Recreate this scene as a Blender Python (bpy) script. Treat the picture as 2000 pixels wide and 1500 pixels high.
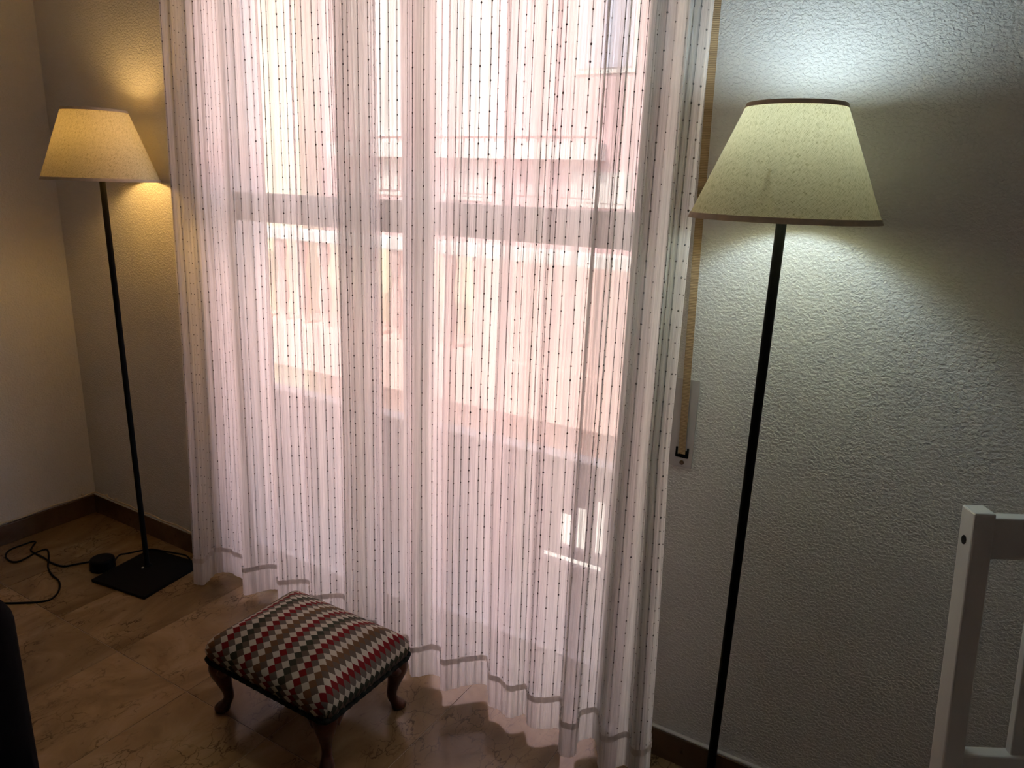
import bpy, math, random
from mathutils import Vector, Matrix, noise

# ------------------------------------------------------------------ scene, camera, world, sun
for o in list(bpy.data.objects):
    bpy.data.objects.remove(o)
S = bpy.context.scene
C = S.collection
PI = math.pi
rnd = random.Random(7)

S.view_settings.view_transform = 'Standard'
S.view_settings.look = 'None'
S.view_settings.gamma = 1
S.view_settings.use_curve_mapping = False
S.view_settings.exposure = 0.4

# camera solved from the vanishing points: focal 1428 px of 2000, pitch 15.4, roll 2.0, yaw 30.6 to the left
FPX, PITCH, ROLL, YAW, EYE = 1428.0, 0.268677, 0.034901, -0.534198, 1.5
fw = Vector((math.sin(YAW) * math.cos(PITCH), math.cos(YAW) * math.cos(PITCH), -math.sin(PITCH)))
rt0 = Vector((math.cos(YAW), -math.sin(YAW), 0))
up0 = rt0.cross(fw)
rt = math.cos(ROLL) * rt0 + math.sin(ROLL) * up0
up = -math.sin(ROLL) * rt0 + math.cos(ROLL) * up0
cam_data = bpy.data.cameras.new('camera')
cam = bpy.data.objects.new('camera', cam_data)
C.objects.link(cam)
cam_data.sensor_width = 36
cam_data.lens = 36 * FPX / 2000
cam_data.clip_start = 0.02
m = Matrix((rt, up, -fw)).transposed().to_4x4()
m.translation = Vector((0, 0, EYE))
cam.matrix_world = m
S.camera = cam

world = bpy.data.worlds.new('sky')
S.world = world
world.use_nodes = True
wn = world.node_tree
sky = wn.nodes.new('ShaderNodeTexSky')
sky.sky_type = 'NISHITA'
sky.sun_disc = False
sky.dust_density = 4.0
sky.ozone_density = 0.4
sky.sun_elevation = math.radians(52)
sky.sun_rotation = math.radians(200)
wn.links.new(sky.outputs[0], wn.nodes['Background'].inputs[0])
wn.nodes['Background'].inputs[1].default_value = 0.46

sd = bpy.data.lights.new('sun', 'SUN')
sd.energy = 3.8
sd.angle = math.radians(0.6)
sd.color = (1.0, 0.94, 0.86)
sun = bpy.data.objects.new('sun', sd)
C.objects.link(sun)
sun.rotation_euler = Vector((0.22, 0.80, -1.0)).to_track_quat('-Z', 'Y').to_euler()

LAMP_COOL = 76.0
LAMP_WARM = 55.0


def ray(px, py):
    return fw * FPX + rt * (px - 1000) - up * (py - 750)


def on_floor(px, py, z=0.0):
    d = ray(px, py)
    return Vector((0, 0, EYE)) + d * ((z - EYE) / d.z)


def on_y(px, py, y):
    d = ray(px, py)
    return Vector((0, 0, EYE)) + d * (y / d.y)


# ------------------------------------------------------------------ mesh building
class MB:
    def __init__(s):
        s.v, s.f, s.uv = [], [], None

    def box(s, x0, x1, y0, y1, z0, z1):
        b = len(s.v)
        s.v += [(x, y, z) for z in (z0, z1) for y in (y0, y1) for x in (x0, x1)]
        s.f += [tuple(b + i for i in q) for q in
                ((0, 2, 3, 1), (4, 5, 7, 6), (0, 1, 5, 4), (1, 3, 7, 5), (3, 2, 6, 7), (2, 0, 4, 6))]
        return s

    def obox(s, c, ax, ay, az):
        """box by centre and three half-axis vectors"""
        b = len(s.v)
        c, ax, ay, az = Vector(c), Vector(ax), Vector(ay), Vector(az)
        for k in (-1, 1):
            for j in (-1, 1):
                for i in (-1, 1):
                    s.v.append(tuple(c + i * ax + j * ay + k * az))
        s.f += [tuple(b + i for i in q) for q in
                ((0, 2, 3, 1), (4, 5, 7, 6), (0, 1, 5, 4), (1, 3, 7, 5), (3, 2, 6, 7), (2, 0, 4, 6))]
        return s

    def lathe(s, prof, n=48, c=(0, 0, 0), closed=False):
        """prof: list of (radius, z)"""
        b = len(s.v)
        for r, z in prof:
            for i in range(n):
                a = 2 * PI * i / n
                s.v.append((c[0] + r * math.cos(a), c[1] + r * math.sin(a), c[2] + z))
        k = len(prof)
        for j in range(k - 1 + (1 if closed else 0)):
            j2 = (j + 1) % k
            for i in range(n):
                i2 = (i + 1) % n
                s.f.append((b + j * n + i, b + j * n + i2, b + j2 * n + i2, b + j2 * n + i))
        return s

    def tube(s, pts, rad, n=8, caps=True, squash=None):
        """tube along pts; rad a number or a list"""
        pts = [Vector(p) for p in pts]
        if not isinstance(rad, (list, tuple)):
            rad = [rad] * len(pts)
        b = len(s.v)
        t0 = (pts[1] - pts[0]).normalized()
        ref = Vector((0, 0, 1)) if abs(t0.z) < 0.9 else Vector((1, 0, 0))
        nrm = t0.cross(ref).normalized()
        for i, p in enumerate(pts):
            t = (pts[min(i + 1, len(pts) - 1)] - pts[max(i - 1, 0)]).normalized()
            nrm = (nrm - t * nrm.dot(t)).normalized()
            bn = t.cross(nrm)
            for k in range(n):
                a = 2 * PI * k / n
                s.v.append(tuple(p + rad[i] * (math.cos(a) * nrm + math.sin(a) * bn)))
        for i in range(len(pts) - 1):
            for k in range(n):
                k2 = (k + 1) % n
                s.f.append((b + i * n + k, b + i * n + k2, b + (i + 1) * n + k2, b + (i + 1) * n + k))
        if caps:
            s.f.append(tuple(b + k for k in reversed(range(n))))
            e = b + (len(pts) - 1) * n
            s.f.append(tuple(e + k for k in range(n)))
        return s

    def build(s, name, mat, parent=None, smooth=False, bevel=0.0, seg=2, recalc=True):
        me = bpy.data.meshes.new(name)
        me.from_pydata(s.v, [], s.f)
        if recalc:
            import bmesh
            bm = bmesh.new()
            bm.from_mesh(me)
            bmesh.ops.recalc_face_normals(bm, faces=bm.faces)
            bm.to_mesh(me)
            bm.free()
        if s.uv:
            lay = me.uv_layers.new(name='UVMap')
            for lp in me.loops:
                lay.data[lp.index].uv = s.uv[lp.vertex_index]
        if smooth:
            for p in me.polygons:
                p.use_smooth = True
        me.materials.append(mat)
        o = bpy.data.objects.new(name, me)
        C.objects.link(o)
        if bevel:
            bv = o.modifiers.new('bevel', 'BEVEL')
            bv.width = bevel
            bv.segments = seg
            bv.limit_method = 'ANGLE'
        if parent:
            o.parent = parent
        return o


def holed(mb, x0, x1, z0, z1, y0, y1, holes, axis='y'):
    """wall slab in the x-z plane with rectangular holes, as a grid of faces without inner seams"""
    xs = sorted({x0, x1, *[h[0] for h in holes], *[h[1] for h in holes]})
    zs = sorted({z0, z1, *[h[2] for h in holes], *[h[3] for h in holes]})

    def solid(i, j):
        if i < 0 or j < 0 or i >= len(xs) - 1 or j >= len(zs) - 1:
            return False
        cx, cz = (xs[i] + xs[i + 1]) / 2, (zs[j] + zs[j + 1]) / 2
        return not any(h[0] < cx < h[1] and h[2] < cz < h[3] for h in holes)
    idx = {}

    def vid(i, j, k):
        if (i, j, k) not in idx:
            idx[(i, j, k)] = len(mb.v)
            mb.v.append((xs[i], (y0, y1)[k], zs[j]))
        return idx[(i, j, k)]
    for i in range(len(xs) - 1):
        for j in range(len(zs) - 1):
            if not solid(i, j):
                continue
            mb.f.append((vid(i, j, 0), vid(i + 1, j, 0), vid(i + 1, j + 1, 0), vid(i, j + 1, 0)))
            mb.f.append((vid(i, j, 1), vid(i, j + 1, 1), vid(i + 1, j + 1, 1), vid(i + 1, j, 1)))
            for di, dj, a, b in ((-1, 0, (0, 0), (0, 1)), (1, 0, (1, 0), (1, 1)), (0, -1, (0, 0), (1, 0)), (0, 1, (0, 1), (1, 1))):
                if not solid(i + di, j + dj):
                    p, q = (i + a[0], j + a[1]), (i + b[0], j + b[1])
                    mb.f.append((vid(*p, 0), vid(*q, 0), vid(*q, 1), vid(*p, 1)))
    return mb


def empty(name, loc=(0, 0, 0), rz=0):
    o = bpy.data.objects.new(name, None)
    C.objects.link(o)
    o.location = loc
    o.rotation_euler = (0, 0, rz)
    o.empty_display_size = 0.1
    return o


def tag(o, label=None, cat=None, group=None, kind=None):
    if label:
        o['label'] = label
    if cat:
        o['category'] = cat
    if group:
        o['group'] = group
    if kind:
        o['kind'] = kind
    return o


def catmull(pts, step):
    """points every `step` metres along a Catmull-Rom curve"""
    P = [Vector(p) for p in pts]
    P = [P[0] * 2 - P[1]] + P + [P[-1] * 2 - P[-2]]
    dense = []
    for i in range(1, len(P) - 2):
        for k in range(24):
            t = k / 24
            a, b, c, d = P[i - 1], P[i], P[i + 1], P[i + 2]
            dense.append(0.5 * ((2 * b) + (c - a) * t + (2 * a - 5 * b + 4 * c - d) * t * t + (3 * b - a - 3 * c + d) * t ** 3))
    dense.append(P[-2])
    out, acc = [dense[0]], 0.0
    for i in range(1, len(dense)):
        seg = (dense[i] - dense[i - 1]).length
        while acc + seg >= step and seg > 0:
            f = (step - acc) / seg
            q = dense[i - 1].lerp(dense[i], f)
            out.append(q)
            dense[i - 1] = q
            seg = (dense[i] - q).length
            acc = 0.0
        acc += seg
    return out


# ------------------------------------------------------------------ materials
class NT:
    def __init__(s, name):
        s.m = bpy.data.materials.new(name)
        s.m.use_nodes = True
        s.t = s.m.node_tree
        s.t.nodes.clear()
        s.out = s.n('ShaderNodeOutputMaterial')

    def n(s, kind, **kw):
        nd = s.t.nodes.new(kind)
        for k, v in kw.items():
            if k.startswith('i_'):
                key = k[2:]
                key = int(key) if key.isdigit() else key.replace('_', ' ')
                nd.inputs[key].default_value = v
            else:
                setattr(nd, k, v)
        return nd

    def l(s, a, b):
        s.t.links.new(a, b)

    def math(s, op, a, b=None):
        nd = s.n('ShaderNodeMath', operation=op)
        for i, q in enumerate((a, b)):
            if q is None:
                continue
            if isinstance(q, (int, float)):
                nd.inputs[i].default_value = q
            else:
                s.l(q, nd.inputs[i])
        return nd.outputs[0]

    def ramp(s, fac, stops, interp='LINEAR'):
        nd = s.n('ShaderNodeValToRGB')
        nd.color_ramp.interpolation = interp
        e = nd.color_ramp.elements
        while len(e) > 1:
            e.remove(e[0])
        for i, (p, c) in enumerate(stops):
            el = e[0] if i == 0 else e.new(p)
            el.position = p
            el.color = (*c, 1) if len(c) == 3 else c
        s.l(fac, nd.inputs[0])
        return nd.outputs[0]

    def coords(s, kind='Object', scale=(1, 1, 1)):
        tc = s.n('ShaderNodeTexCoord')
        mp = s.n('ShaderNodeMapping')
        mp.inputs['Scale'].default_value = scale
        s.l(tc.outputs[kind], mp.inputs[0])
        return mp.outputs[0]

    def noise(s, vec, scale, detail=2, rough=0.5, dist=0.0):
        nd = s.n('ShaderNodeTexNoise')
        nd.inputs['Scale'].default_value = scale
        nd.inputs['Detail'].default_value = detail
        nd.inputs['Roughness'].default_value = rough
        nd.inputs['Distortion'].default_value = dist
        if vec is not None:
            s.l(vec, nd.inputs['Vector'])
        return nd.outputs[0]

    def bump(s, h, dist=0.002, strength=1.0):
        nd = s.n('ShaderNodeBump')
        nd.inputs['Distance'].default_value = dist
        nd.inputs['Strength'].default_value = strength
        s.l(h, nd.inputs['Height'])
        return nd.outputs[0]

    def bsdf(s, col=None, rough=0.6, nrm=None, spec=0.5, metal=0.0):
        nd = s.n('ShaderNodeBsdfPrincipled')
        nd.inputs['Roughness'].default_value = rough
        nd.inputs['Metallic'].default_value = metal
        nd.inputs['Specular IOR Level'].default_value = spec
        if isinstance(col, tuple):
            nd.inputs['Base Color'].default_value = (*col, 1)
        elif col is not None:
            s.l(col, nd.inputs['Base Color'])
        if nrm is not None:
            s.l(nrm, nd.inputs['Normal'])
        return nd

    def done(s, sh):
        s.l(sh, s.out.inputs[0])
        return s.m


def plain(name, col, rough=0.6, spec=0.5, metal=0.0, var=0.06, scale=12, bump=0.0):
    t = NT(name)
    v = t.coords()
    nz = t.noise(v, scale, 4)
    lo = tuple(max(0, c * (1 - var)) for c in col)
    hi = tuple(min(1, c * (1 + var)) for c in col)
    c = t.ramp(nz, [(0.3, lo), (0.7, hi)])
    b = t.bump(t.noise(v, scale * 25, 2), bump) if bump else None
    return t.done(t.bsdf(c, rough, b, spec, metal).outputs[0])


def stucco_mat():
    t = NT('gotele_stucco')
    v = t.coords('Object', (1, 1, 1.25))
    n1 = t.noise(v, 135, 2.5, 0.55, 0.4)
    n2 = t.noise(v, 60, 2, 0.5, 0.2)
    h = t.math('ADD', t.ramp(n1, [(0.38, (0, 0, 0)), (0.62, (1, 1, 1))]), t.math('MULTIPLY', n2, 0.9))
    c = t.ramp(t.noise(v, 3, 3), [(0.3, (0.76, 0.74, 0.705)), (0.7, (0.81, 0.79, 0.755))])
    return t.done(t.bsdf(c, 0.75, t.bump(h, 0.0018, 0.7), 0.25).outputs[0])


def marble_mat(name, cols, rough, per_tile=True, fleck=0.55):
    t = NT(name)
    tc = t.n('ShaderNodeTexCoord')
    vec = tc.outputs['Object']
    if per_tile:
        oi = t.n('ShaderNodeObjectInfo')
        mul = t.n('ShaderNodeVectorMath', operation='SCALE')
        cmb = t.n('ShaderNodeCombineXYZ')
        for i in range(3):
            t.l(oi.outputs['Random'], cmb.inputs[i])
        t.l(cmb.outputs[0], mul.inputs[0])
        mul.inputs['Scale'].default_value = 37.0
        add = t.n('ShaderNodeVectorMath', operation='ADD')
        t.l(vec, add.inputs[0])
        t.l(mul.outputs[0], add.inputs[1])
        vec = add.outputs[0]
    mp = t.n('ShaderNodeMapping')
    mp.inputs['Scale'].default_value = (1.6, 1.0, 1)
    mp.inputs['Rotation'].default_value = (0, 0, 0.5)
    t.l(vec, mp.inputs[0])
    vec = mp.outputs[0]
    big = t.noise(vec, 3.2, 5, 0.6, 0.8)
    base = t.ramp(big, [(0.28, cols[0]), (0.5, cols[1]), (0.72, cols[2])])
    vor = t.n('ShaderNodeTexVoronoi', feature='DISTANCE_TO_EDGE')
    vor.inputs['Scale'].default_value = 16
    wv = t.n('ShaderNodeVectorMath', operation='ADD')
    nz = t.n('ShaderNodeTexNoise')
    nz.inputs['Scale'].default_value = 9
    nz.inputs['Detail'].default_value = 4
    t.l(vec, nz.inputs['Vector'])
    sc = t.n('ShaderNodeVectorMath', operation='SCALE')
    sc.inputs['Scale'].default_value = 0.22
    t.l(nz.outputs['Color'], sc.inputs[0])
    t.l(vec, wv.inputs[0])
    t.l(sc.outputs[0], wv.inputs[1])
    t.l(wv.outputs[0], vor.inputs['Vector'])
    vein = t.ramp(vor.outputs['Distance'], [(0.0, (1, 1, 1)), (0.05, (0, 0, 0))])
    patch = t.ramp(t.noise(vec, 5, 2), [(0.48, (0, 0, 0)), (0.62, (1, 1, 1))])
    vf = t.math('MULTIPLY', t.math('MULTIPLY', vein, patch), fleck)
    mx = t.n('ShaderNodeMix', data_type='RGBA')
    t.l(vf, mx.inputs['Factor'])
    t.l(base, mx.inputs['A'])
    mx.inputs['B'].default_value = (*[c * 0.35 for c in cols[0]], 1)
    fl = t.ramp(t.noise(vec, 26, 3, 0.6), [(0.66, (0, 0, 0)), (0.73, (1, 1, 1))])
    mx2 = t.n('ShaderNodeMix', data_type='RGBA')
    t.l(t.math('MULTIPLY', fl, 0.55), mx2.inputs['Factor'])
    t.l(mx.outputs['Result'], mx2.inputs['A'])
    mx2.inputs['B'].default_value = (*[c * 0.5 for c in cols[0]], 1)
    col = mx2.outputs['Result']
    if per_tile:
        hv = t.n('ShaderNodeHueSaturation')
        t.l(t.math('ADD', 0.78, t.math('MULTIPLY', oi.outputs['Random'], 0.4)), hv.inputs['Value'])
        t.l(col, hv.inputs['Color'])
        col = hv.outputs[0]
    return t.done(t.bsdf(col, rough, None, 0.5).outputs[0])


def curtain_mat():
    t = NT('sheer_fabric')
    tc = t.n('ShaderNodeTexCoord')
    mp = t.n('ShaderNodeMapping')
    mp.inputs['Scale'].default_value = (1.0, 0.012, 1)
    t.l(tc.outputs['UV'], mp.inputs[0])
    n1 = t.noise(mp.outputs[0], 230, 3, 0.65)
    n2 = t.noise(mp.outputs[0], 26, 2, 0.5)
    f = t.math('ADD', t.math('MULTIPLY', n1, 0.55), t.math('MULTIPLY', n2, 0.45))
    op = t.ramp(f, [(0.36, (0.58, 0.58, 0.58)), (0.48, (0.76, 0.76, 0.76)), (0.60, (0.95, 0.95, 0.95))])
    tr = t.n('ShaderNodeBsdfTransparent')
    tr.inputs[0].default_value = (1, 1, 1, 1)
    df = t.n('ShaderNodeBsdfDiffuse')
    df.inputs[0].default_value = (0.86, 0.84, 0.80, 1)
    tl = t.n('ShaderNodeBsdfTranslucent')
    tl.inputs[0].default_value = (0.95, 0.93, 0.91, 1)
    m1 = t.n('ShaderNodeMixShader')
    m1.inputs[0].default_value = 0.76
    t.l(df.outputs[0], m1.inputs[1])
    t.l(tl.outputs[0], m1.inputs[2])
    m2 = t.n('ShaderNodeMixShader')
    t.l(op, m2.inputs[0])
    t.l(tr.outputs[0], m2.inputs[1])
    t.l(m1.outputs[0], m2.inputs[2])
    return t.done(m2.outputs[0])


def hem_mat():
    t = NT('folded_hem')
    v = t.coords('Object', (200, 200, 20))
    c = t.ramp(t.noise(v, 1.0, 2), [(0.3, (0.60, 0.56, 0.52)), (0.7, (0.70, 0.66, 0.62))])
    df = t.n('ShaderNodeBsdfDiffuse')
    tl = t.n('ShaderNodeBsdfTranslucent')
    t.l(c, df.inputs[0])
    t.l(c, tl.inputs[0])
    m1 = t.n('ShaderNodeMixShader')
    m1.inputs[0].default_value = 0.55
    t.l(df.outputs[0], m1.inputs[1])
    t.l(tl.outputs[0], m1.inputs[2])
    return t.done(m1.outputs[0])


def glass_mat():
    t = NT('window_glass')
    tr = t.n('ShaderNodeBsdfTransparent')
    tr.inputs[0].default_value = (0.95, 0.965, 0.96, 1)
    gl = t.n('ShaderNodeBsdfGlossy')
    gl.inputs['Roughness'].default_value = 0.02
    m2 = t.n('ShaderNodeMixShader')
    m2.inputs[0].default_value = 0.07
    t.l(tr.outputs[0], m2.inputs[1])
    t.l(gl.outputs[0], m2.inputs[2])
    return t.done(m2.outputs[0])


def linen_mat():
    t = NT('lampshade_linen')
    tc = t.n('ShaderNodeTexCoord')

    def streak(angle, sx, sy):
        mp = t.n('ShaderNodeMapping')
        mp.inputs['Rotation'].default_value = (0, 0, angle)
        t.l(tc.outputs['UV'], mp.inputs[0])
        m2 = t.n('ShaderNodeMapping')
        m2.inputs['Scale'].default_value = (sx, sy, 1)
        t.l(mp.outputs[0], m2.inputs[0])
        return t.noise(m2.outputs[0], 1.0, 2, 0.6)
    a = streak(0.75, 950, 70)
    b = streak(-0.70, 950, 90)
    f = t.math('ADD', t.math('MULTIPLY', a, 0.55), t.math('MULTIPLY', b, 0.45))
    c = t.ramp(f, [(0.38, (0.36, 0.29, 0.13)), (0.47, (0.70, 0.60, 0.34)), (0.64, (0.80, 0.71, 0.44))])
    df = t.n('ShaderNodeBsdfDiffuse')
    tl = t.n('ShaderNodeBsdfTranslucent')
    t.l(c, df.inputs[0])
    t.l(c, tl.inputs[0])
    m1 = t.n('ShaderNodeMixShader')
    m1.inputs[0].default_value = 0.085
    t.l(df.outputs[0], m1.inputs[1])
    t.l(tl.outputs[0], m1.inputs[2])
    return t.done(m1.outputs[0])


def emit_mat(name, col, strength):
    t = NT(name)
    e = t.n('ShaderNodeEmission')
    e.inputs[0].default_value = (*col, 1)
    e.inputs[1].default_value = strength
    return t.done(e.outputs[0])


def diamond_mat():
    t = NT('diamond_tapestry')
    tc = t.n('ShaderNodeTexCoord')
    sp = t.n('ShaderNodeSeparateXYZ')
    t.l(tc.outputs['UV'], sp.inputs[0])
    ka, kb = 2 * 0.0185 * math.cos(math.radians(33)), 2 * 0.0185 * math.sin(math.radians(33))
    xs, ys = t.math('DIVIDE', sp.outputs[0], ka), t.math('DIVIDE', sp.outputs[1], kb)
    i = t.math('FLOOR', t.math('ADD', xs, ys))
    j = t.math('FLOOR', t.math('SUBTRACT', xs, ys))
    q = t.math('FLOORED_MODULO', t.math('ADD', t.math('ADD', i, j), 1200.0), 12.0)
    fac = t.math('DIVIDE', t.math('ADD', q, 0.5), 12.0)
    W, R, G = (0.50, 0.46, 0.38), (0.17, 0.010, 0.012), (0.13, 0.11, 0.09)
    D, T, B = (0.042, 0.046, 0.030), (0.115, 0.092, 0.072), (0.15, 0.08, 0.04)
    seq = [W, R, G, W, D, T, W, R, G, W, B, T]
    c = t.ramp(fac, [(n / 12, s) for n, s in enumerate(seq)], 'CONSTANT')
    mp = t.n('ShaderNodeMapping')
    mp.inputs['Scale'].default_value = (1, 1, 1)
    t.l(tc.outputs['UV'], mp.inputs[0])
    w = t.noise(mp.outputs[0], 900, 2)
    mx = t.n('ShaderNodeMix', data_type='RGBA', blend_type='MULTIPLY')
    mx.inputs['Factor'].default_value = 0.35
    t.l(c, mx.inputs['A'])
    t.l(t.ramp(w, [(0.3, (0.6, 0.6, 0.6)), (0.7, (1, 1, 1))]), mx.inputs['B'])
    return t.done(t.bsdf(mx.outputs['Result'], 0.9, t.bump(w, 0.0006), 0.15).outputs[0])


def wood_mat(name, c0, c1, rough):
    t = NT(name)
    v = t.coords('Object', (6, 6, 40))
    n1 = t.noise(v, 3, 4, 0.6, 1.0)
    return t.done(t.bsdf(t.ramp(n1, [(0.3, c0), (0.7, c1)]), rough, None, 0.5).outputs[0])


def strap_mat():
    t = NT('woven_strap')
    v = t.coords('Object', (1, 1, 1))
    w = t.n('ShaderNodeTexWave', wave_type='BANDS', bands_direction='Z')
    w.inputs['Scale'].default_value = 90
    t.l(v, w.inputs['Vector'])
    c = t.ramp(w.outputs[0], [(0.2, (0.36, 0.235, 0.125)), (0.8, (0.52, 0.36, 0.21))])
    return t.done(t.bsdf(c, 0.85, t.bump(w.outputs[0], 0.0006), 0.2).outputs[0])


M = {
    'stucco': stucco_mat(),
    'tile': marble_mat('marble_tile', ((0.16, 0.098, 0.044), (0.26, 0.168, 0.080), (0.35, 0.245, 0.132)), 0.14, fleck=0.85),
    'skirting': marble_mat('marble_skirting', ((0.075, 0.043, 0.024), (0.115, 0.07, 0.038), (0.16, 0.10, 0.057)), 0.25, per_tile=False, fleck=0.2),
    'grout': plain('grout', (0.40, 0.31, 0.22), 0.9),
    'ceiling': plain('ceiling_paint', (0.82, 0.80, 0.77), 0.9),
    'curtain': curtain_mat(),
    'hem': hem_mat(),
    'thread': plain('grey_thread', (0.13, 0.112, 0.105), 0.8),
    'glass': glass_mat(),
    'alu': plain('white_aluminium', (0.90, 0.89, 0.89), 0.4, 0.5, 0.0, 0.02),
    'linen': linen_mat(),
    'trim': plain('linen_binding', (0.66, 0.54, 0.37), 0.85, 0.2, 0, 0.1, 60, 0.0004),
    'black_metal': plain('black_metal', (0.006, 0.006, 0.006), 0.6, 0.12, 0, 0.05),
    'black_plastic': plain('black_plastic', (0.006, 0.006, 0.006), 0.6, 0.12, 0, 0.05),
    'black_fabric': plain('black_fabric', (0.006, 0.006, 0.007), 0.95, 0.1, 0, 0.1, 80, 0.0008),
    'steel': plain('steel', (0.55, 0.55, 0.55), 0.3, 0.5, 1.0, 0.02),
    'white_plastic': plain('white_plastic', (0.70, 0.69, 0.66), 0.5, 0.4, 0, 0.02),
    'bulb_cool': emit_mat('bulb_cool', (0.68, 0.87, 1.0), LAMP_COOL),
    'bulb_warm': emit_mat('bulb_warm', (1.0, 0.62, 0.22), LAMP_WARM),
    'tapestry': diamond_mat(),
    'braid': plain('black_braid', (0.014, 0.016, 0.013), 0.9, 0.2, 0, 0.2, 90),
    'mahogany': wood_mat('mahogany', (0.045, 0.014, 0.007), (0.085, 0.028, 0.012), 0.3),
    'white_wood': plain('white_painted_wood', (0.66, 0.64, 0.61), 0.5, 0.4, 0, 0.03, 8),
    'strap': strap_mat(),
    'plate': plain('satin_plate', (0.56, 0.53, 0.52), 0.35, 0.5, 0.35, 0.02),
    'cable': plain('cream_cable', (0.66, 0.56, 0.42), 0.6),
    'pink': plain('pink_render', (0.80, 0.55, 0.56), 0.9, 0.2, 0, 0.05, 2),
    'salmon': plain('salmon_render', (0.80, 0.54, 0.48), 0.9, 0.2, 0, 0.05, 2),
    'cream': plain('cream_render', (0.86, 0.80, 0.60), 0.9, 0.2, 0, 0.04, 2),
    'white_ext': plain('white_render', (0.86, 0.84, 0.80), 0.9, 0.2, 0, 0.03, 4),
    'shutter': plain('white_shutter', (0.90, 0.88, 0.84), 0.6, 0.3, 0, 0.02, 4),
    'blue_glass': plain('pale_glass', (0.62, 0.64, 0.78), 0.15, 0.6, 0, 0.03),
    'iron': plain('painted_iron', (0.36, 0.20, 0.19), 0.6),
    'parapet': plain('parapet_render', (0.74, 0.71, 0.73), 0.9, 0.2, 0, 0.04, 6, 0.002),
    'partition': plain('partition_render', (0.86, 0.86, 0.88), 0.9, 0.2, 0, 0.02, 6),
    'terrace': plain('terrace_tile', (0.66, 0.60, 0.57), 0.7, 0.3, 0, 0.1, 6),
    'street': plain('street', (0.55, 0.53, 0.50), 0.9),
}

# ------------------------------------------------------------------ the room
XL, XR, YW, YB, ZC = -3.15, 1.5, 1.665, -2.2, 2.55     # left wall, right wall, window wall, rear wall, ceiling
WT = 0.25                                             # thickness of the window wall
OX0, OX1, OZ1 = -2.30, -0.60, 2.27                      # door opening

tag(holed(MB(), XL - 0.2, XR + 0.2, -0.3, ZC + 0.2, YW, YW + WT, [(OX0, OX1, -0.02, OZ1)]).build('wall_window', M['stucco']), kind='structure')
tag(MB().box(XL - 0.2, XL, YB - 0.2, YW, -0.3, ZC + 0.2).build('wall_left', M['stucco']), kind='structure')
tag(MB().box(XR, XR + 0.2, YB - 0.2, YW, -0.3, ZC + 0.2).build('wall_right', M['stucco']), kind='structure')
tag(MB().box(XL, XR, YB - 0.2, YB, -0.3, ZC + 0.2).build('wall_rear', M['stucco']), kind='structure')
tag(MB().box(XL, XR, YB, YW, ZC, ZC + 0.2).build('ceiling', M['ceiling']), kind='structure')

floor = tag(MB().box(XL, XR, YB, YW, -0.3, -0.0015).build('floor', M['grout']), kind='structure')
TX, TY, GX, GY, JT = 0.347, 0.694, -2.795, 1.118, 0.0012
tile_mesh = {}
ix = math.floor((XL - GX) / TX)
while GX + ix * TX < XR:
    iy = math.floor((YB - GY) / TY)
    while GY + iy * TY < YW:
        x0, x1 = max(XL, GX + ix * TX) + JT, min(XR, GX + (ix + 1) * TX) - JT
        y0, y1 = max(YB, GY + iy * TY) + JT, min(YW, GY + (iy + 1) * TY) - JT
        key = (round(x1 - x0, 4), round(y1 - y0, 4))
        if key[0] > 0.02 and key[1] > 0.02:
            if key not in tile_mesh:
                hx, hy = key[0] / 2, key[1] / 2
                o = MB().box(-hx, hx, -hy, hy, -0.012, 0.0).build('tile', M['tile'], floor)
                tile_mesh[key] = o.data
            else:
                o = bpy.data.objects.new('tile', tile_mesh[key])
                C.objects.link(o)
                o.parent = floor
            o.location = ((x0 + x1) / 2, (y0 + y1) / 2, 0)
        iy += 1
    ix += 1

BH, BT = 0.084, 0.013
tag(MB().box(XL, XL + BT, YB, YW - BT, 0, BH).build('baseboard_left', M['skirting'], bevel=0.002), kind='structure')
bb = tag(empty('baseboard_window'), kind='structure')
MB().box(XL, OX0, YW - BT, YW, 0, BH).build('skirting', M['skirting'], bb, bevel=0.002)
MB().box(OX1, XR, YW - BT, YW, 0, BH).build('skirting', M['skirting'], bb, bevel=0.002)
# plaster fillet on top of the skirting
MB().box(OX1, XR, YW - BT + 0.002, YW, BH, BH + 0.006).build('plaster_fillet', M['white_plastic'], bb, bevel=0.002)
MB().box(XL, OX0, YW - BT + 0.002, YW, BH, BH + 0.005).build('plaster_fillet', M['white_plastic'], bb, bevel=0.002)

# thin cable tacked along the skirting into the corner
cab = tag(empty('wall_cable', (XL, YW, BH)), 'thin cream cable tacked above the dark skirting around the room corner', 'cable')
pts = []
for i in range(30):
    y = 0.2 + (1.655 - 0.2) * i / 29
    pts.append((XL + 0.0075, y, BH + 0.010 + 0.003 * math.sin(i * 1.3)))
pts = pts[:-1] + [(XL + 0.012, YW - 0.018, BH + 0.013), (XL + 0.022, YW - 0.009, BH + 0.014)]
for i in range(18):
    x = XL + 0.05 + i * 0.045
    pts.append((x, YW - 0.0075, BH + 0.011 + 0.004 * math.sin(i * 1.7) + (0.004 if i == 3 else 0)))
c = MB().tube(pts, 0.0032, 6).build('cord', M['cable'], cab, smooth=True)
c.matrix_parent_inverse = cab.matrix_basis.inverted()
for p in ((XL + 0.10, YW - 0.006, BH + 0.018), (XL + 0.17, YW - 0.006, BH + 0.018), (XL + 0.006, YW - 0.06, BH + 0.016)):
    c = MB().lathe([(0.0001, -0.005), (0.005, -0.004), (0.006, 0.0), (0.004, 0.005), (0.0001, 0.006)], 8, p).build('cable_clip', M['cable'], cab, smooth=True)
    c.matrix_parent_inverse = cab.matrix_basis.inverted()

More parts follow.
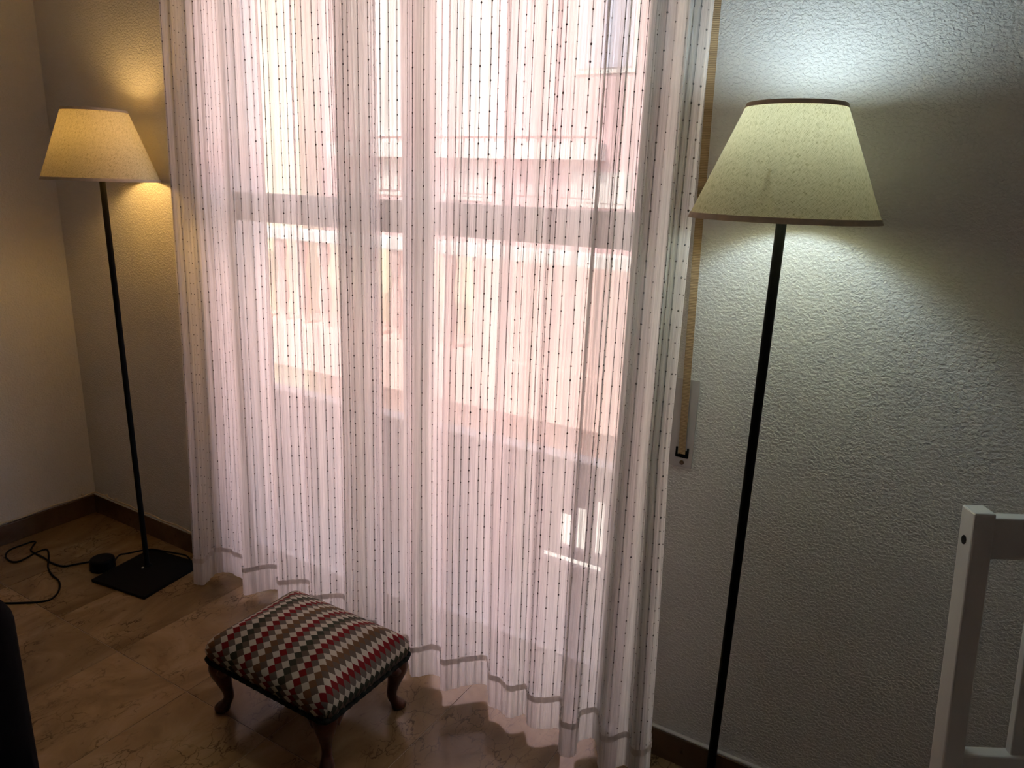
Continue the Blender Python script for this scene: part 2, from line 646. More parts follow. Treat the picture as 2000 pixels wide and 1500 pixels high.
# ------------------------------------------------------------------ balcony door
FY0, FY1 = 1.735, 1.80
win = tag(empty('window_1', (0, 0, 0)), kind='structure')
MB().box(OX0, OX0 + 0.05, FY0, FY1 + 0.03, 0, OZ1).build('frame', M['alu'], win, bevel=0.003)
MB().box(OX1 - 0.05, OX1, FY0, FY1 + 0.03, 0, OZ1).build('frame', M['alu'], win, bevel=0.003)
MB().box(OX0, OX1, FY0, FY1 + 0.03, OZ1 - 0.05, OZ1).build('frame', M['alu'], win, bevel=0.003)
MB().box(OX0, OX1, FY0, FY1 + 0.03, -0.02, 0.02).build('sill', M['alu'], win, bevel=0.003)
for k, (a, b, y0) in enumerate(((OX0 + 0.05, -1.33, FY0 + 0.005), (-1.46, OX1 - 0.05, FY0 + 0.042))):
    y1 = y0 + 0.032
    st = 0.062
    MB().box(a, a + st, y0, y1, 0.02, OZ1 - 0.05).build('stile', M['alu'], win, bevel=0.003)
    MB().box(b - st, b, y0, y1, 0.02, OZ1 - 0.05).build('stile', M['alu'], win, bevel=0.003)
    MB().box(a + st, b - st, y0, y1, OZ1 - 0.12, OZ1 - 0.05).build('rail', M['alu'], win, bevel=0.003)
    MB().box(a + st, b - st, y0, y1, 1.342, 1.438).build('rail', M['alu'], win, bevel=0.003)
    MB().box(a + st, b - st, y0, y1, 0.02, 0.10).build('rail', M['alu'], win, bevel=0.003)
    for z0, z1 in ((0.10, 1.342), (1.438, OZ1 - 0.12)):
        MB().box(a + st, b - st, y0 + 0.013, y0 + 0.018, z0, z1).build('glass_pane', M['glass'], win)

# ------------------------------------------------------------------ balcony outside
tag(MB().box(-3.1, 0.2, YW + WT, 2.402, -0.20, -0.02).build('floor_balcony', M['terrace']), kind='structure')
holes = [(-1.186, -1.128, 0.10, 0.245), (-1.112, -1.064, 0.10, 0.285), (-1.030, -0.988, 0.10, 0.333),
         (-1.256, -0.988, 0.026, 0.060)]
for hx, hz in ((-2.352, 0.232), (-2.305, 0.232), (-2.352, 0.208), (-2.305, 0.208), (-2.290, 0.131)):
    holes.append((hx - 0.010, hx + 0.012, hz - 0.008, hz + 0.012))
tag(holed(MB(), -2.9, 0.2, -0.20, 0.462, 2.402, 2.430, holes).build('wall_balcony', M['parapet']), kind='structure')
tag(MB().box(-2.9, 0.2, 2.385, 2.465, 0.462, 0.482).build('trim_1', M['white_ext'], bevel=0.004), kind='structure')
tag(MB().box(-3.05, -2.9, YW + WT, 2.50, -0.02, ZC).build('wall_partition', M['partition']), kind='structure')
tag(MB().box(0.2, 0.35, YW + WT, 2.50, -0.02, ZC).build('wall_partition_right', M['partition']), kind='structure')
tag(MB().box(-20, 10, 1.95, 16, -4.3, -4.1).build('ground_street', M['street']), kind='structure')

# ------------------------------------------------------------------ building across the street
FY = 7.0
bld = tag(empty('apartment_building', (-5, FY, -4.1)), 'pink and salmon rendered building across the street behind the curtains', 'building')


def bpart(mb, name, mat, parent=bld, **kw):
    o = mb.build(name, mat, parent, **kw)
    if parent is bld:
        o.matrix_parent_inverse = bld.matrix_basis.inverted()
    else:
        o.matrix_parent_inverse = parent.matrix_world.inverted()
    return o


def fz(px, py, y=FY):
    p = on_y(px, py, y)
    return p.x, p.z


bpart(MB().box(-16, 5, FY, FY + 0.4, 0.80, 8), 'upper_wall', M['pink'])
bpart(MB().box(-16, 5, FY, FY + 0.4, -1.75, 0.80), 'lower_wall', M['salmon'])
bpart(MB().box(-16, 5, FY - 0.02, FY + 0.4, -4.1, -1.75), 'base_wall', M['white_ext'])
bpart(MB().box(-16, -7.05, FY - 0.35, FY, -1.5, 8), 'projecting_bay', M['cream'])
bpy.context.view_layer.update()


def window_unit(x0, x1, z0, z1, leaf):
    f = MB()
    t = 0.05
    f.box(x0 - t, x0, FY - 0.02, FY, z0 - t, z1 + t).box(x1, x1 + t, FY - 0.02, FY, z0 - t, z1 + t)
    f.box(x0, x1, FY - 0.02, FY, z1, z1 + t).box(x0, x1, FY - 0.02, FY, z0 - t, z0)
    w = bpart(f, 'window', M['white_ext'])
    xm = (x0 + x1) / 2
    for a, b in ((x0, xm - 0.008), (xm + 0.008, x1)):
        s = MB().box(a, b, FY - 0.03, FY - 0.001, z0, z1).build('shutter_leaf', leaf, w)
        s.matrix_parent_inverse = bld.matrix_basis.inverted() if False else Matrix()
    return w


window_unit(-5.07, -4.52, 1.34, 3.60, M['shutter'])
window_unit(-6.44, -5.80, 1.36, 3.60, M['shutter'])
window_unit(-3.49, -2.93, 2.60, 3.70, M['blue_glass'])
window_unit(-3.47, -2.90, 1.33, 1.58, M['shutter'])
# thin iron window railing across the two tall windows
rl = MB()
rl.box(-6.7, -3.2, FY - 0.18, FY - 0.155, 1.94, 1.965).box(-6.7, -3.2, FY - 0.18, FY - 0.16, 1.36, 1.375)
x = -6.7
while x < -3.2:
    rl.box(x, x + 0.012, FY - 0.176, FY - 0.164, 1.36, 1.95)
    x += 0.13
bpart(rl, 'iron_railing', M['iron'])
bpart(MB().box(-6.75, -3.15, FY - 0.2, FY, 1.74, 1.90), 'flower_ledge', M['white_ext'])

# balustrade terrace in front of the wall
BY = 6.25
hz1 = on_y(640, 452, BY).z
hz0 = on_y(640, 474, BY).z
bz0 = on_y(700, 648, BY).z
bpart(MB().box(-9, 0.5, BY - 0.10, BY + 0.12, hz0, hz1), 'handrail', M['white_ext'], bevel=0.015)
bpart(MB().box(-9, 0.5, BY - 0.14, FY, bz0 - 0.55, bz0), 'terrace_slab', M['salmon'], bevel=0.01)
prof = [(0.055, 0.0), (0.055, 0.05), (0.035, 0.07), (0.05, 0.18), (0.068, 0.30), (0.06, 0.42), (0.032, 0.60), (0.030, 0.66),
        (0.062, 0.86), (0.066, 0.92), (0.055, 0.95), (0.055, 1.0)]
hgt = hz0 - bz0
bal_mesh = None
x = on_y(635, 560, BY).x
while x > -8.5:
    x -= 0.36
while x < 0.3:
    if bal_mesh is None:
        o = MB().lathe([(r * 1.25, z * hgt) for r, z in prof], 14).build('baluster', M['salmon'], bld, smooth=True)
        bal_mesh = o.data
    else:
        o = bpy.data.objects.new('baluster', bal_mesh)
        C.objects.link(o)
        o.parent = bld
    o.matrix_parent_inverse = bld.matrix_basis.inverted()
    o.location = (x, BY, bz0)
    x += 0.36
for a, b in ((-5.3, -4.42), (-7.0, -5.9)):
    bpart(MB().box(a, b, FY - 0.03, FY, bz0, 0.80), 'cream_door', M['cream'])
bpart(MB().box(-4.10, -1.0, BY - 0.12, BY + 0.1, bz0, hz0), 'solid_parapet', M['salmon'])

# ------------------------------------------------------------------ curtains
ZTOP, ZHEM = 2.36, 0.028
left_path = [(-2.215, 1.482), (-2.185, 1.500), (-2.203, 1.545), (-2.215, 1.585), (-2.175, 1.612), (-2.129, 1.608), (-2.086, 1.603),
             (-2.035, 1.560), (-2.003, 1.540), (-1.977, 1.585), (-1.950, 1.615), (-1.915, 1.625), (-1.875, 1.59), (-1.84, 1.555),
             (-1.80, 1.59), (-1.755, 1.615), (-1.715, 1.58), (-1.675, 1.55), (-1.64, 1.585), (-1.60, 1.615), (-1.56, 1.60),
             (-1.52, 1.565), (-1.48, 1.57), (-1.44, 1.60), (-1.40, 1.615)]
right_path = [(-1.462, 1.488), (-1.448, 1.50), (-1.43, 1.535), (-1.395, 1.555), (-1.36, 1.525), (-1.325, 1.505), (-1.295, 1.535), (-1.265, 1.555),
              (-1.235, 1.53), (-1.215, 1.512), (-1.200, 1.525), (-1.176, 1.561), (-1.14, 1.565), (-1.108, 1.522), (-1.084, 1.535), (-1.046, 1.578),
              (-1.006, 1.608), (-0.975, 1.575), (-0.950, 1.540), (-0.918, 1.542), (-0.874, 1.526), (-0.843, 1.560), (-0.812, 1.527),
              (-0.782, 1.531), (-0.737, 1.567), (-0.712, 1.53), (-0.694, 1.488), (-0.668, 1.483), (-0.654, 1.504), (-0.668, 1.545),
              (-0.634, 1.582), (-0.602, 1.54), (-0.585, 1.505), (-0.562, 1.50), (-0.545, 1.535), (-0.525, 1.54), (-0.508, 1.50), (-0.487, 1.495), (-0.474, 1.53),
              (-0.488, 1.575)]


def curtain(name, path, label, seed, warp, cross):
    step, nz = 0.004, 72
    base = [Vector((p[0], p[1], 0)) for p in path]
    P = catmull(base, step)
    n = len(P)
    nor = []
    for i in range(n):
        t = (P[min(i + 2, n - 1)] - P[max(i - 2, 0)]).normalized()
        nor.append(Vector((t.y, -t.x, 0)))
    root = empty(name, (sum(p.x for p in P) / n, 1.55, 0.0))
    tag(root, label, 'curtain', 'sheer beaded curtains on the balcony door')
    inv = root.matrix_basis.inverted()

    def pos(i, z, off=0.0):
        """point of the cloth at column i and height z"""
        s = i * step
        p = P[min(i, n - 1)].copy()
        h = z / 2.0
        fold = 1.0 - 0.18 * h
        p.y = 1.555 + (p.y - 1.555) * fold
        p.x += warp(p.x) * h + 0.012 * noise.noise(Vector((s * 2.2, z * 0.55, seed))) * min(1, z)
        if p.x > -0.58:
            k = min(1.0, (p.x + 0.58) / 0.08)
            p.x += k * (0.014 - 0.030 * min(1.0, z / 0.9) + 0.006 * max(0.0, z - 0.9))
        p.y += 0.012 * noise.noise(Vector((s * 3.1, z * 0.8, seed + 9)))
        wr = 0.0035 * noise.noise(Vector((s * 62, z * 1.1, seed + 3))) + 0.002 * noise.noise(Vector((s * 150, z * 2.0, seed + 5)))
        p += nor[min(i, n - 1)] * (wr + off)
        p.z = z
        return p

    def sheet(z0, z1, rows, off, wob=True):
        mb = MB()
        mb.uv = []
        for j in range(rows + 1):
            for i in range(n):
                z = z0 + (z1 - z0) * j / rows
                if wob and j == 0:
                    z += 0.004 * math.sin(i * step * 21 + seed)
                mb.v.append(tuple(pos(i, z, off)))
                mb.uv.append((i * step + seed, z))
        for j in range(rows):
            for i in range(n - 1):
                a = j * n + i
                mb.f.append((a, a + 1, a + n + 1, a + n))
        return mb
    o = sheet(ZHEM, ZTOP, nz, 0.0).build('cloth', M['curtain'], root, smooth=True, recalc=False)
    o.matrix_parent_inverse = inv
    o = sheet(ZHEM + 0.001, 0.135, 4, 0.0022).build('hem', M['curtain'], root, smooth=True, recalc=False)
    o.matrix_parent_inverse = inv
    o = sheet(0.117, 0.136, 1, 0.0038, False).build('hem_seam', M['hem'], root, smooth=True, recalc=False)
    o.matrix_parent_inverse = inv
    # grey threads with knots, too fine to pick apart
    r2 = random.Random(seed * 13 + 1)
    mb = MB()
    s = 0.006
    gap = 0.0345
    while s < n * step - 0.003:
        i = int(s / step)
        off = -0.0008
        col = [pos(i, ZHEM + 0.004 + (ZTOP - ZHEM - 0.01) * k / 40, off) for k in range(41)]
        rad = r2.choice((0.0006, 0.0008, 0.0009, 0.0011))
        mb.tube(col, rad, 3, False)
        ph = r2.uniform(-0.006, 0.006)
        z = ZHEM + 0.012 + ph
        kr = r2.uniform(0.0019, 0.0030)
        while z < ZTOP - 0.02:
            c = pos(i, z, off)
            a = kr * r2.uniform(0.75, 1.2)
            b = len(mb.v)
            h = a * 1.15
            mb.v += [(c.x + a, c.y, c.z), (c.x, c.y + a, c.z), (c.x - a, c.y, c.z), (c.x, c.y - a, c.z), (c.x, c.y, c.z + h), (c.x, c.y, c.z - h)]
            for k in range(4):
                mb.f.append((b + k, b + (k + 1) % 4, b + 4))
                mb.f.append((b + (k + 1) % 4, b + k, b + 5))
            z += gap + r2.uniform(-0.0015, 0.0015)
        s += r2.choice((0.016, 0.021, 0.024, 0.028, 0.032))
    o = mb.build('knotted_threads', M['thread'], root, recalc=False)
    o.matrix_parent_inverse = inv
    tag(o, 'grey vertical threads with small knots', kind='stuff')
    return root


curtain('sheer_curtain', left_path, 'sheer white curtain panel hanging beside the warm lit floor lamp', 3,
        lambda x: 0.072 * max(0.0, min(1.0, (-1.40 - x) / 0.8)), 1)
curtain('sheer_curtain', right_path, 'sheer white curtain panel hanging beside the roller shutter strap', 8,
        lambda x: 0.015 * max(0.0, min(1.0, (-0.9 - x) / 0.5)), 2)
cr = tag(empty('curtain_rail', (-1.35, YW, ZTOP)), 'white curtain rail fixed to the wall above the balcony door', 'rail')
o = MB().tube([(-2.45, 1.555, ZTOP + 0.012), (-0.35, 1.555, ZTOP + 0.012)], 0.013, 12).build('rod', M['white_plastic'], cr, smooth=True)
o.matrix_parent_inverse = cr.matrix_basis.inverted()
for bx in (-2.35, -1.4, -0.45):
    o = MB().box(bx - 0.012, bx + 0.012, 1.545, YW, ZTOP + 0.024, ZTOP + 0.04).build('bracket', M['white_plastic'], cr)
    o.matrix_parent_inverse = cr.matrix_basis.inverted()

# ------------------------------------------------------------------ roller shutter strap
sb = tag(empty('shutter_strap_box', (-0.497, YW, 0.84)), 'tan woven shutter strap running into a grey metal wall plate', 'shutter strap')
inv = sb.matrix_basis.inverted()


def spart(mb, name, mat, parent=None, **kw):
    o = mb.build(name, mat, parent or sb, **kw)
    o.matrix_parent_inverse = inv
    return o


pl = spart(holed(MB(), -0.528, -0.467, 0.841, 1.064, YW - 0.004, YW - 0.0005, [(-0.506, -0.480, 0.872, 0.884)]), 'wall_plate', M['plate'], bevel=0.0015)
spart(MB().box(-0.508, -0.478, YW - 0.0055, YW - 0.0035, 0.866, 0.873).box(-0.509, -0.505, YW - 0.008, YW - 0.0035, 0.868, 0.892)
      .box(-0.481, -0.477, YW - 0.008, YW - 0.0035, 0.868, 0.892), 'strap_guide', M['black_plastic'])
spart(MB().box(-0.503, -0.483, YW - 0.0030, YW - 0.0008, 0.87, 0.886), 'slot', M['black_plastic'])
sc = MB().lathe([(0.0001, 0.0008), (0.0022, 0.0010), (0.0050, 0.0022), (0.0058, 0.0016), (0.0060, -0.001)], 14)
sc.v = [(-0.492 + a, YW - 0.004 - c, 0.8535 + b) for a, b, c in sc.v]
spart(sc, 'screw', M['skirting'], smooth=True)
s = MB()
bot, top = Vector((-0.4935, YW - 0.007, 0.876)), Vector((-0.5165, YW - 0.020, 2.30))
hw = 0.0088
seg = 30
for k in range(seg + 1):
    f = k / seg
    p = bot.lerp(top, f)
    p.y -= 0.010 * math.sin(min(1, f * 3) * PI / 2)
    tw = 0.35 * math.sin(f * 2.2)
    d = Vector((math.cos(tw), math.sin(tw), 0)) * hw
    e = Vector((-math.sin(tw), math.cos(tw), 0)) * 0.0007
    s.v += [tuple(p - d - e), tuple(p + d - e), tuple(p + d + e), tuple(p - d + e)]
for k in range(seg):
    for q in range(4):
        q2 = (q + 1) % 4
        s.f.append((k * 4 + q, k * 4 + q2, k * 4 + 4 + q2, k * 4 + 4 + q))
spart(s, 'strap', M['strap'])


# ------------------------------------------------------------------ floor lamps
def floor_lamp(loc, base_c, base_rot, zb, zt, rb, rtop, lean, bulb, label, shade_tilt=0.0, bulb_up=0.042):
    """loc: foot of the pole; zb, zt: shade bottom and top heights; rb, rtop: shade radii"""
    root = empty('floor_lamp', (base_c[0], base_c[1], 0))
    tag(root, label, 'floor lamp')
    inv = root.matrix_basis.inverted()

    def part(mb, name, mat, parent=None, **kw):
        o = mb.build(name, mat, parent or root, **kw)
        o.matrix_parent_inverse = inv if parent is None else Matrix()
        return o
    a = base_rot
    U, V = Vector((math.cos(a), math.sin(a), 0)), Vector((-math.sin(a), math.cos(a), 0))
    part(MB().obox((base_c[0], base_c[1], 0.006), U * 0.136, V * 0.136, Vector((0, 0, 0.006))), 'base_plate', M['black_metal'], bevel=0.002)
    foot = Vector((loc[0], loc[1], 0.012))
    zs = zb + bulb_up
    head = Vector((loc[0] + lean, loc[1], zs))
    part(MB().lathe([(0.0001, 0.004), (0.016, 0.003), (0.018, 0.0), (0.0001, 0.0)], 20, foot), 'collar', M['black_metal'], smooth=True)
    part(MB().lathe([(0.0001, 0.0022), (0.0042, 0.0018), (0.0055, 0.0)], 12, (loc[0] + 0.004, loc[1] - 0.021, 0.0121)), 'screw', M['steel'], smooth=True)
    part(MB().tube([foot, head], 0.0098, 16), 'pole', M['black_metal'], smooth=False)
    sk = part(MB().lathe([(0.012, 0.0), (0.019, 0.006), (0.019, 0.05), (0.017, 0.055), (0.0001, 0.055)], 24, head), 'socket', M['black_plastic'], smooth=True)
    bl = [(0.0001, 0.102), (0.012, 0.099), (0.022, 0.091), (0.029, 0.075), (0.029, 0.062), (0.022, 0.042), (0.015, 0.026), (0.013, 0.0)]
    part(MB().lathe(bl, 20, head + Vector((0, 0, 0.055))), 'bulb', bulb, smooth=True)
    # shade: thin linen cone
    n, rows = 72, 10
    cx, cy = head.x, head.y
    mb = MB()
    mb.uv = []
    for j in range(rows + 1):
        f = j / rows
        for i in range(n + 1):
            t = 2 * PI * i / n + 0.4
            r = rb + (rtop - rb) * f
            z = zb + (zt - zb) * f + shade_tilt * r * math.cos(t)
            mb.v.append((cx + r * math.cos(t), cy + r * math.sin(t), z))
            mb.uv.append((t * 0.14, f * 0.25))
    for j in range(rows):
        for i in range(n):
            q = j * (n + 1) + i
            mb.f.append((q, q + 1, q + n + 2, q + n + 1))
    sh = part(mb, 'shade', M['linen'], smooth=True, recalc=False)
    sl = (rtop - rb) / (zt - zb)
    for nm, z0, z1 in (('bottom_binding', zb - 0.001, zb + 0.009), ('top_binding', zt - 0.007, zt + 0.001)):
        k = MB()
        prof = [(rb + (z0 - zb) * sl + 0.0012, z0), (rb + (z1 - zb) * sl + 0.0012, z1),
                (rb + (z1 - zb) * sl - 0.0014, z1), (rb + (z0 - zb) * sl - 0.0014, z0)]
        k.lathe(prof, 72, (cx, cy, 0), closed=True)
        k.v = [(x, y, z + shade_tilt * (x - cx)) for x, y, z in k.v]
        part(k, nm, M['trim'], sh, smooth=False)
        sh.children[-1].matrix_parent_inverse = inv @ Matrix() if False else Matrix()
    # wire spider carrying the shade on the socket
    w = MB()
    zr = zb + 0.048
    for q in range(3):
        t = 2 * PI * q / 3 + 0.5
        rr = rb + (zr + 0.04 - zb) * sl - 0.002
        w.tube([(cx + 0.019 * math.cos(t), cy + 0.019 * math.sin(t), zr), (cx + rr * math.cos(t), cy + rr * math.sin(t), zr + 0.04)], 0.0014, 6)
    part(w, 'shade_carrier', M['steel'])
    return root


lampL = floor_lamp((-2.505, 1.485), (-2.462, 1.460), math.radians(8), 1.460, 1.686, 0.181, 0.098, -0.016, M['bulb_warm'],
                   'floor lamp with warm lit linen shade standing in the room corner', bulb_up=0.022)
lampR = floor_lamp((-0.291, 1.455), (-0.291, 1.460), math.radians(4), 1.450, 1.652, 0.170, 0.085, 0.002, M['bulb_cool'],
                   'floor lamp with cool lit linen shade standing against the stucco wall')

# cord of the corner lamp: out of the plate, through the foot switch, looped over the floor
cord_px = [(178, 1097), (147, 1102), (125, 1106), (102, 1099.5), (84, 1088), (66, 1079.5), (60, 1074.6), (64.6, 1065.5), (70, 1058.7),
           (63.5, 1057.6), (45, 1064), (25, 1071), (13.6, 1079), (11.3, 1088), (20.4, 1096), (34, 1097), (50, 1090.4), (66, 1081.5),
           (86, 1073.4), (94, 1076), (95, 1092.7), (94, 1108.6), (102, 1123), (115.6, 1136), (114.5, 1154), (100, 1170),
           (77, 1175.5), (50, 1177), (20, 1178), (-20, 1178)]
inv = lampL.matrix_basis.inverted()
cp = [on_floor(x, y, 0.004) for x, y in cord_px]
cp = [Vector((-2.672, 1.392, 0.016))] + cp[0:]
cc = catmull(cp, 0.012)
o = MB().tube([(p.x, p.y, max(0.0036, p.z)) for p in cc], 0.0034, 6).build('cord', M['black_plastic'], lampL, smooth=True)
o.matrix_parent_inverse = inv
cp = [Vector((-2.600, 1.400, 0.016))] + [on_floor(x, y, 0.016) for x, y in ((232, 1085), (249, 1081), (283, 1074), (300, 1073), (317, 1076), (340, 1080), (363, 1085), (371, 1092))]
cp[-1].z = 0.014
cc = catmull(cp, 0.012)
o = MB().tube(cc, 0.0034, 6).build('cord', M['black_plastic'], lampL, smooth=True)
o.matrix_parent_inverse = inv
o = MB().lathe([(0.0001, 0.046), (0.036, 0.046), (0.042, 0.043), (0.044, 0.038), (0.045, 0.004), (0.043, 0.0), (0.0001, 0.0)], 36,
               (-2.640, 1.388, 0.0)).build('foot_switch', M['black_plastic'], lampL, smooth=False, bevel=0.001)
o.matrix_parent_inverse = inv

# ------------------------------------------------------------------ footstool
SX, SY = -1.393, 1.270
st = tag(empty('footstool', (SX, SY, 0)), 'small footstool with red white and green diamond cushion on curved mahogany legs', 'footstool')
W, D, R0 = 0.474, 0.346, 0.028
Z0, ZE = 0.174, 0.219
mb = MB()
mb.uv = []


def rrect(t, inset):
    """point of the rounded rectangle, t in 0..1 going round"""
    hw_, hd = W / 2 - inset, D / 2 - inset
    r = max(0.004, R0 - inset * 0.3)
    per = [2 * (hw_ - r), PI * r / 2, 2 * (hd - r), PI * r / 2] * 2
    d = t * sum(per)
    corners = [((hw_ - r), -(hd - r), -PI / 2), ((hw_ - r), (hd - r), 0), (-(hw_ - r), (hd - r), PI / 2), (-(hw_ - r), -(hd - r), PI)]
    starts = [(-(hw_ - r), -hd, 1, 0), (hw_, -(hd - r), 0, 1), ((hw_ - r), hd, -1, 0), (-hw_, (hd - r), 0, -1)]
    for q in range(4):
        if d <= per[2 * q]:
            x, y, dx, dy = starts[q]
            return x + dx * d, y + dy * d
        d -= per[2 * q]
        if d <= per[2 * q + 1]:
            cx, cy, a0 = corners[q]
            a = a0 + d / r
            return cx + r * math.cos(a), cy + r * math.sin(a)
        d -= per[2 * q + 1]
    return starts[0][0], starts[0][1]


NR = 96
rings = []
# (inset, z) from the bottom rim over the edge to the crown
rings += [(0.006, Z0), (0.001, Z0 + 0.012), (-0.003, Z0 + 0.028), (-0.002, ZE - 0.006), (0.004, ZE + 0.006), (0.014, ZE + 0.018)]
for k in range(1, 15):
    f = k / 14
    ins = 0.014 + (D / 2 - 0.014 - 0.002) * f
    rings.append((ins, ZE + 0.018 + 0.058 * (1 - (1 - f) ** 2.2)))
drop = 0.0
prev = None
for j, (ins, z) in enumerate(rings):
    for i in range(NR):
        x, y = rrect(i / NR, min(ins, D / 2 - 0.006))
        mb.v.append((x, y, z))
        # the pattern runs down the sides: fold the side height outwards
        dn = max(0.0, ZE + 0.006 - z)
        ax, ay = abs(x) - (W / 2 - 0.012), abs(y) - (D / 2 - 0.012)
        u, v = x, y
        if ax > ay:
            u += math.copysign(dn, x)
        else:
            v += math.copysign(dn, y)
        mb.uv.append((u + 0.004, v + 0.003))
for j in range(len(rings) - 1):
    for i in range(NR):
        i2 = (i + 1) % NR
        mb.f.append((j * NR + i, j * NR + i2, (j + 1) * NR + i2, (j + 1) * NR + i))
mb.f.append(tuple((len(rings) - 1) * NR + i for i in range(NR)))
mb.f.append(tuple(reversed(range(NR))))
mb.build('cushion', M['tapestry'], st, smooth=True)
br = MB()
bp = [rrect(i / 260, 0.0) for i in range(261)]
br.tube([(x, y, Z0 + 0.001 + 0.0015 * math.sin(i * 1.5)) for i, (x, y) in enumerate(bp)], [0.0060 + 0.0018 * math.sin(i * 1.5) for i in range(261)], 6, False)
br.build('braid_trim', M['braid'], st, smooth=True)
MB().box(-W / 2 + 0.012, W / 2 - 0.012, -D / 2 + 0.012, D / 2 - 0.012, 0.158, Z0 + 0.004).build('seat_rail', M['mahogany'], st, bevel=0.003)
leg_mesh = None
prof = [(-0.012, 0.174, 0.038), (0.000, 0.161, 0.038), (0.006, 0.144, 0.035), (0.007, 0.126, 0.030), (0.003, 0.104, 0.0235), (-0.003, 0.080, 0.018),
        (-0.008, 0.060, 0.0152), (-0.009, 0.044, 0.0142), (-0.004, 0.032, 0.0155), (0.006, 0.022, 0.020), (0.011, 0.013, 0.0225), (0.011, 0.005, 0.021), (0.010, 0.0, 0.016)]
for sx in (-1, 1):
    for sy in (-1, 1):
        if leg_mesh is None:
            lm = MB()
            n = 16
            for d, z, r in prof:
                for k in range(n):
                    a = 2 * PI * k / n
                    lm.v.append((d + r * math.cos(a), r * 0.92 * math.sin(a), z))
            for j in range(len(prof) - 1):
                for k in range(n):
                    k2 = (k + 1) % n
                    lm.f.append((j * n + k, j * n + k2, (j + 1) * n + k2, (j + 1) * n + k))
            lm.f.append(tuple(range(n)))
            lm.f.append(tuple(reversed([(len(prof) - 1) * n + k for k in range(n)])))
            # knee wings that spread under the rail
            o = lm.build('leg', M['mahogany'], st, smooth=True)
            leg_mesh = o.data
        else:
            o = bpy.data.objects.new('leg', leg_mesh)
            C.objects.link(o)
            o.parent = st
        o.location = (sx * (W / 2 - 0.038), sy * (D / 2 - 0.036), 0)
        o.rotation_euler = (0, 0, math.atan2(sy, sx))
        # curved wing brackets beside the knee
        wg = MB()
        for dx, dy in ((-sx, 0), (0, -sy)):
            px, py = sx * (W / 2 - 0.038), sy * (D / 2 - 0.036)
            if dx:
                py = sy * (D / 2 - 0.022)
            else:
                px = sx * (W / 2 - 0.022)
            pp, rr = [], []
            for q in range(6):
                f = q / 5
                pp.append((px + dx * (0.012 + 0.05 * f), py + dy * (0.012 + 0.05 * f), 0.142 + 0.022 * f ** 0.6))
                rr.append(0.017 * (1 - f) ** 0.7 + 0.003)
            wg.tube(pp, rr, 8)
        wg.build('knee_bracket', M['mahogany'], st, smooth=True)

# ------------------------------------------------------------------ white chair at the right
phi = math.radians(30.6)
cr_ = Vector((math.cos(phi), math.sin(phi), 0))       # along the top rail
cn = Vector((-math.sin(phi), math.cos(phi), 0))       # away from the sitter, backwards
T = Vector((0, 0, EYE)) + ray(1905, 1003) * (1.15 / FPX)   # upper front corner of the left post
lean = 0.125
PW, PD = 0.0345, 0.036                               # post width and depth
ZT = T.z
ch = tag(empty('chair', (T.x + 0.2 * cr_.x - 0.2 * cn.x, T.y + 0.2 * cr_.y - 0.2 * cn.y, 0)), 'white painted wooden chair with slatted back in front of the stucco wall', 'chair')
inv = ch.matrix_basis.inverted()
CW = 0.40                                           # width over the posts
SEAT = 0.46


def cpt(a, b, z):
    """a along the rail from the left post's corner, b backwards from its front face, following the lean of the back"""
    return Vector((T.x, T.y, 0)) + cr_ * a + cn * (b - lean * (ZT - z)) + Vector((0, 0, z))


def slab(a0, a1, b0, b1, z0, z1, name, bevel=0.003, nseg=1):
    k = MB()
    for j in range(nseg + 1):
        z = z0 + (z1 - z0) * j / nseg
        k.v += [tuple(cpt(a0, b0, z)), tuple(cpt(a1, b0, z)), tuple(cpt(a1, b1, z)), tuple(cpt(a0, b1, z))]
    for j in range(nseg):
        for q in range(4):
            q2 = (q + 1) % 4
            k.f.append((j * 4 + q, j * 4 + q2, j * 4 + 4 + q2, j * 4 + 4 + q))
    k.f += [(0, 1, 2, 3), tuple(nseg * 4 + q for q in (3, 2, 1, 0))]
    o = k.build(name, M['white_wood'], ch, bevel=bevel)
    o.matrix_parent_inverse = inv
    return o


for a in (0.0, CW - PW):
    p = slab(a, a + PW, 0.0, PD, SEAT - 0.05, ZT, 'back_post')
    if a == 0.0:
        hole = MB()
        ctr = cpt(-0.0006, PD * 0.55, ZT - 0.052)
        ring = []
        for k in range(16):
            t = 2 * PI * k / 16
            ring.append(tuple(ctr + cn * 0.0062 * math.cos(t) + Vector((0, 0, 0.0078 * math.sin(t)))))
        hole.v = ring + [tuple(Vector(v) + cr_ * 0.004) for v in ring]
        hole.f = [tuple(range(16))] + [(k, (k + 1) % 16, 16 + (k + 1) % 16, 16 + k) for k in range(16)]
        o = hole.build('bolt_recess', M['black_plastic'], p)
        o.matrix_parent_inverse = Matrix()
slab(PW, CW - PW, 0.007, 0.030, ZT - 0.078, ZT - 0.010, 'top_rail')
slab(PW, CW - PW, 0.007, 0.030, 0.548, 0.606, 'lower_rail')
ns = 3
inner = CW - 2 * PW
for k in range(ns):
    a = PW + inner * (0.295 + 0.23 * k)
    slab(a - 0.0135, a + 0.0135, 0.012, 0.026, 0.604, ZT - 0.076, 'slat', 0.002)
# seat, front legs, rear legs and stretchers (below the frame)
b_seat = -lean * (ZT - SEAT)


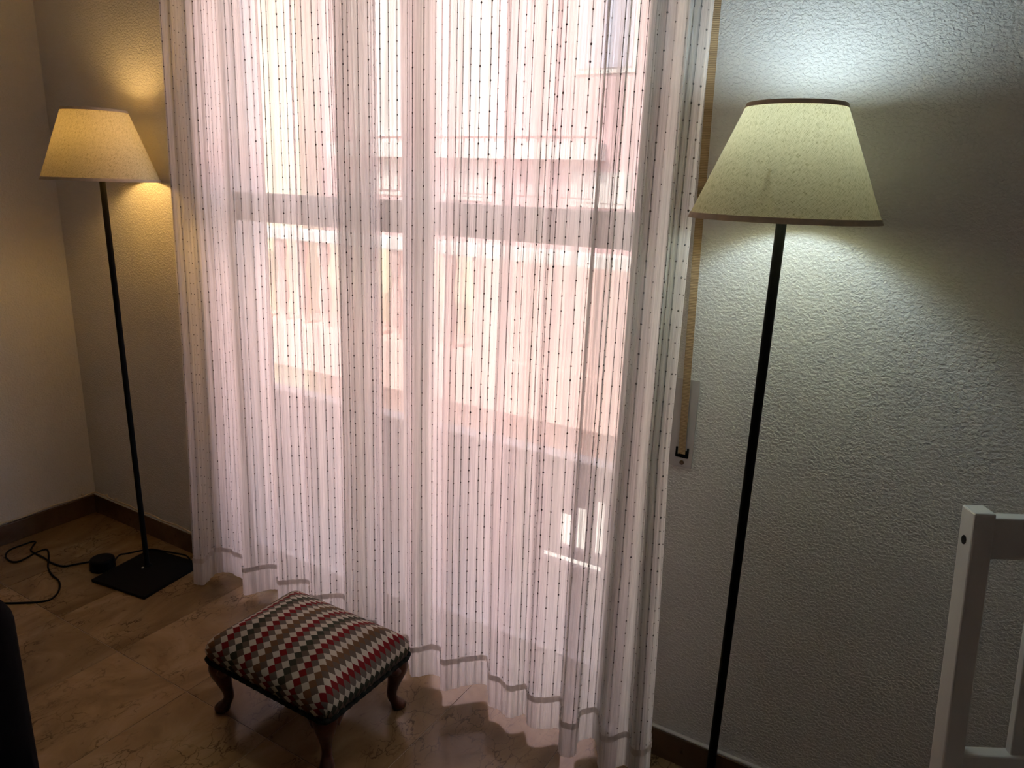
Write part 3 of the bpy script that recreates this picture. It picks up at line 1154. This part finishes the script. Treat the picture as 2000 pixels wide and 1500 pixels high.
def cbox(a0, a1, b0, b1, z0, z1, name, bevel=0.003):
    c = Vector((T.x, T.y, 0)) + cr_ * (a0 + a1) / 2 + cn * (b0 + b1) / 2 + Vector((0, 0, (z0 + z1) / 2))
    o = MB().obox(c, cr_ * (a1 - a0) / 2, cn * (b1 - b0) / 2, Vector((0, 0, (z1 - z0) / 2))).build(name, M['white_wood'], ch, bevel=bevel)
    o.matrix_parent_inverse = inv


cbox(-0.01, CW + 0.01, b_seat - 0.38, b_seat - 0.002, SEAT - 0.02, SEAT, 'seat', 0.006)
for a in (0.0, CW - PW):
    cbox(a, a + PW, b_seat - 0.37, b_seat - 0.335, 0, SEAT - 0.02, 'leg')
    cbox(a, a + PW, b_seat, b_seat + PD, 0, SEAT - 0.05, 'leg')
    cbox(a + 0.006, a + PW - 0.006, b_seat - 0.335, b_seat, 0.16, 0.19, 'stretcher')

# ------------------------------------------------------------------ black armchair at the left edge
ac = tag(empty('armchair', (-1.80, 0.20, 0)), 'black upholstered armchair with rounded back corners beside the lamp cord', 'armchair')
inv = ac.matrix_basis.inverted()


def apart(name, *b, bevel=0.05, mat='black_fabric'):
    o = MB().box(*b).build(name, M[mat], ac, bevel=bevel, seg=5, smooth=True)
    o.matrix_parent_inverse = inv


AX1 = -1.405
apart('backrest', AX1 - 0.80, AX1, 0.44, 0.585, 0.08, 0.715, bevel=0.06)
apart('armrest', AX1 - 0.145, AX1 - 0.005, -0.28, 0.45, 0.08, 0.55)
apart('armrest', AX1 - 0.795, AX1 - 0.655, -0.28, 0.45, 0.08, 0.55)
apart('seat_cushion', AX1 - 0.66, AX1 - 0.14, -0.30, 0.45, 0.10, 0.42, bevel=0.04)
for fx in (AX1 - 0.72, AX1 - 0.08):
    for fy in (-0.22, 0.50):
        o = MB().lathe([(0.0001, 0.0), (0.016, 0.0), (0.022, 0.09), (0.0001, 0.09)], 16, (fx, fy, 0)).build('foot', M['black_plastic'], ac, smooth=False)
        o.matrix_parent_inverse = inv
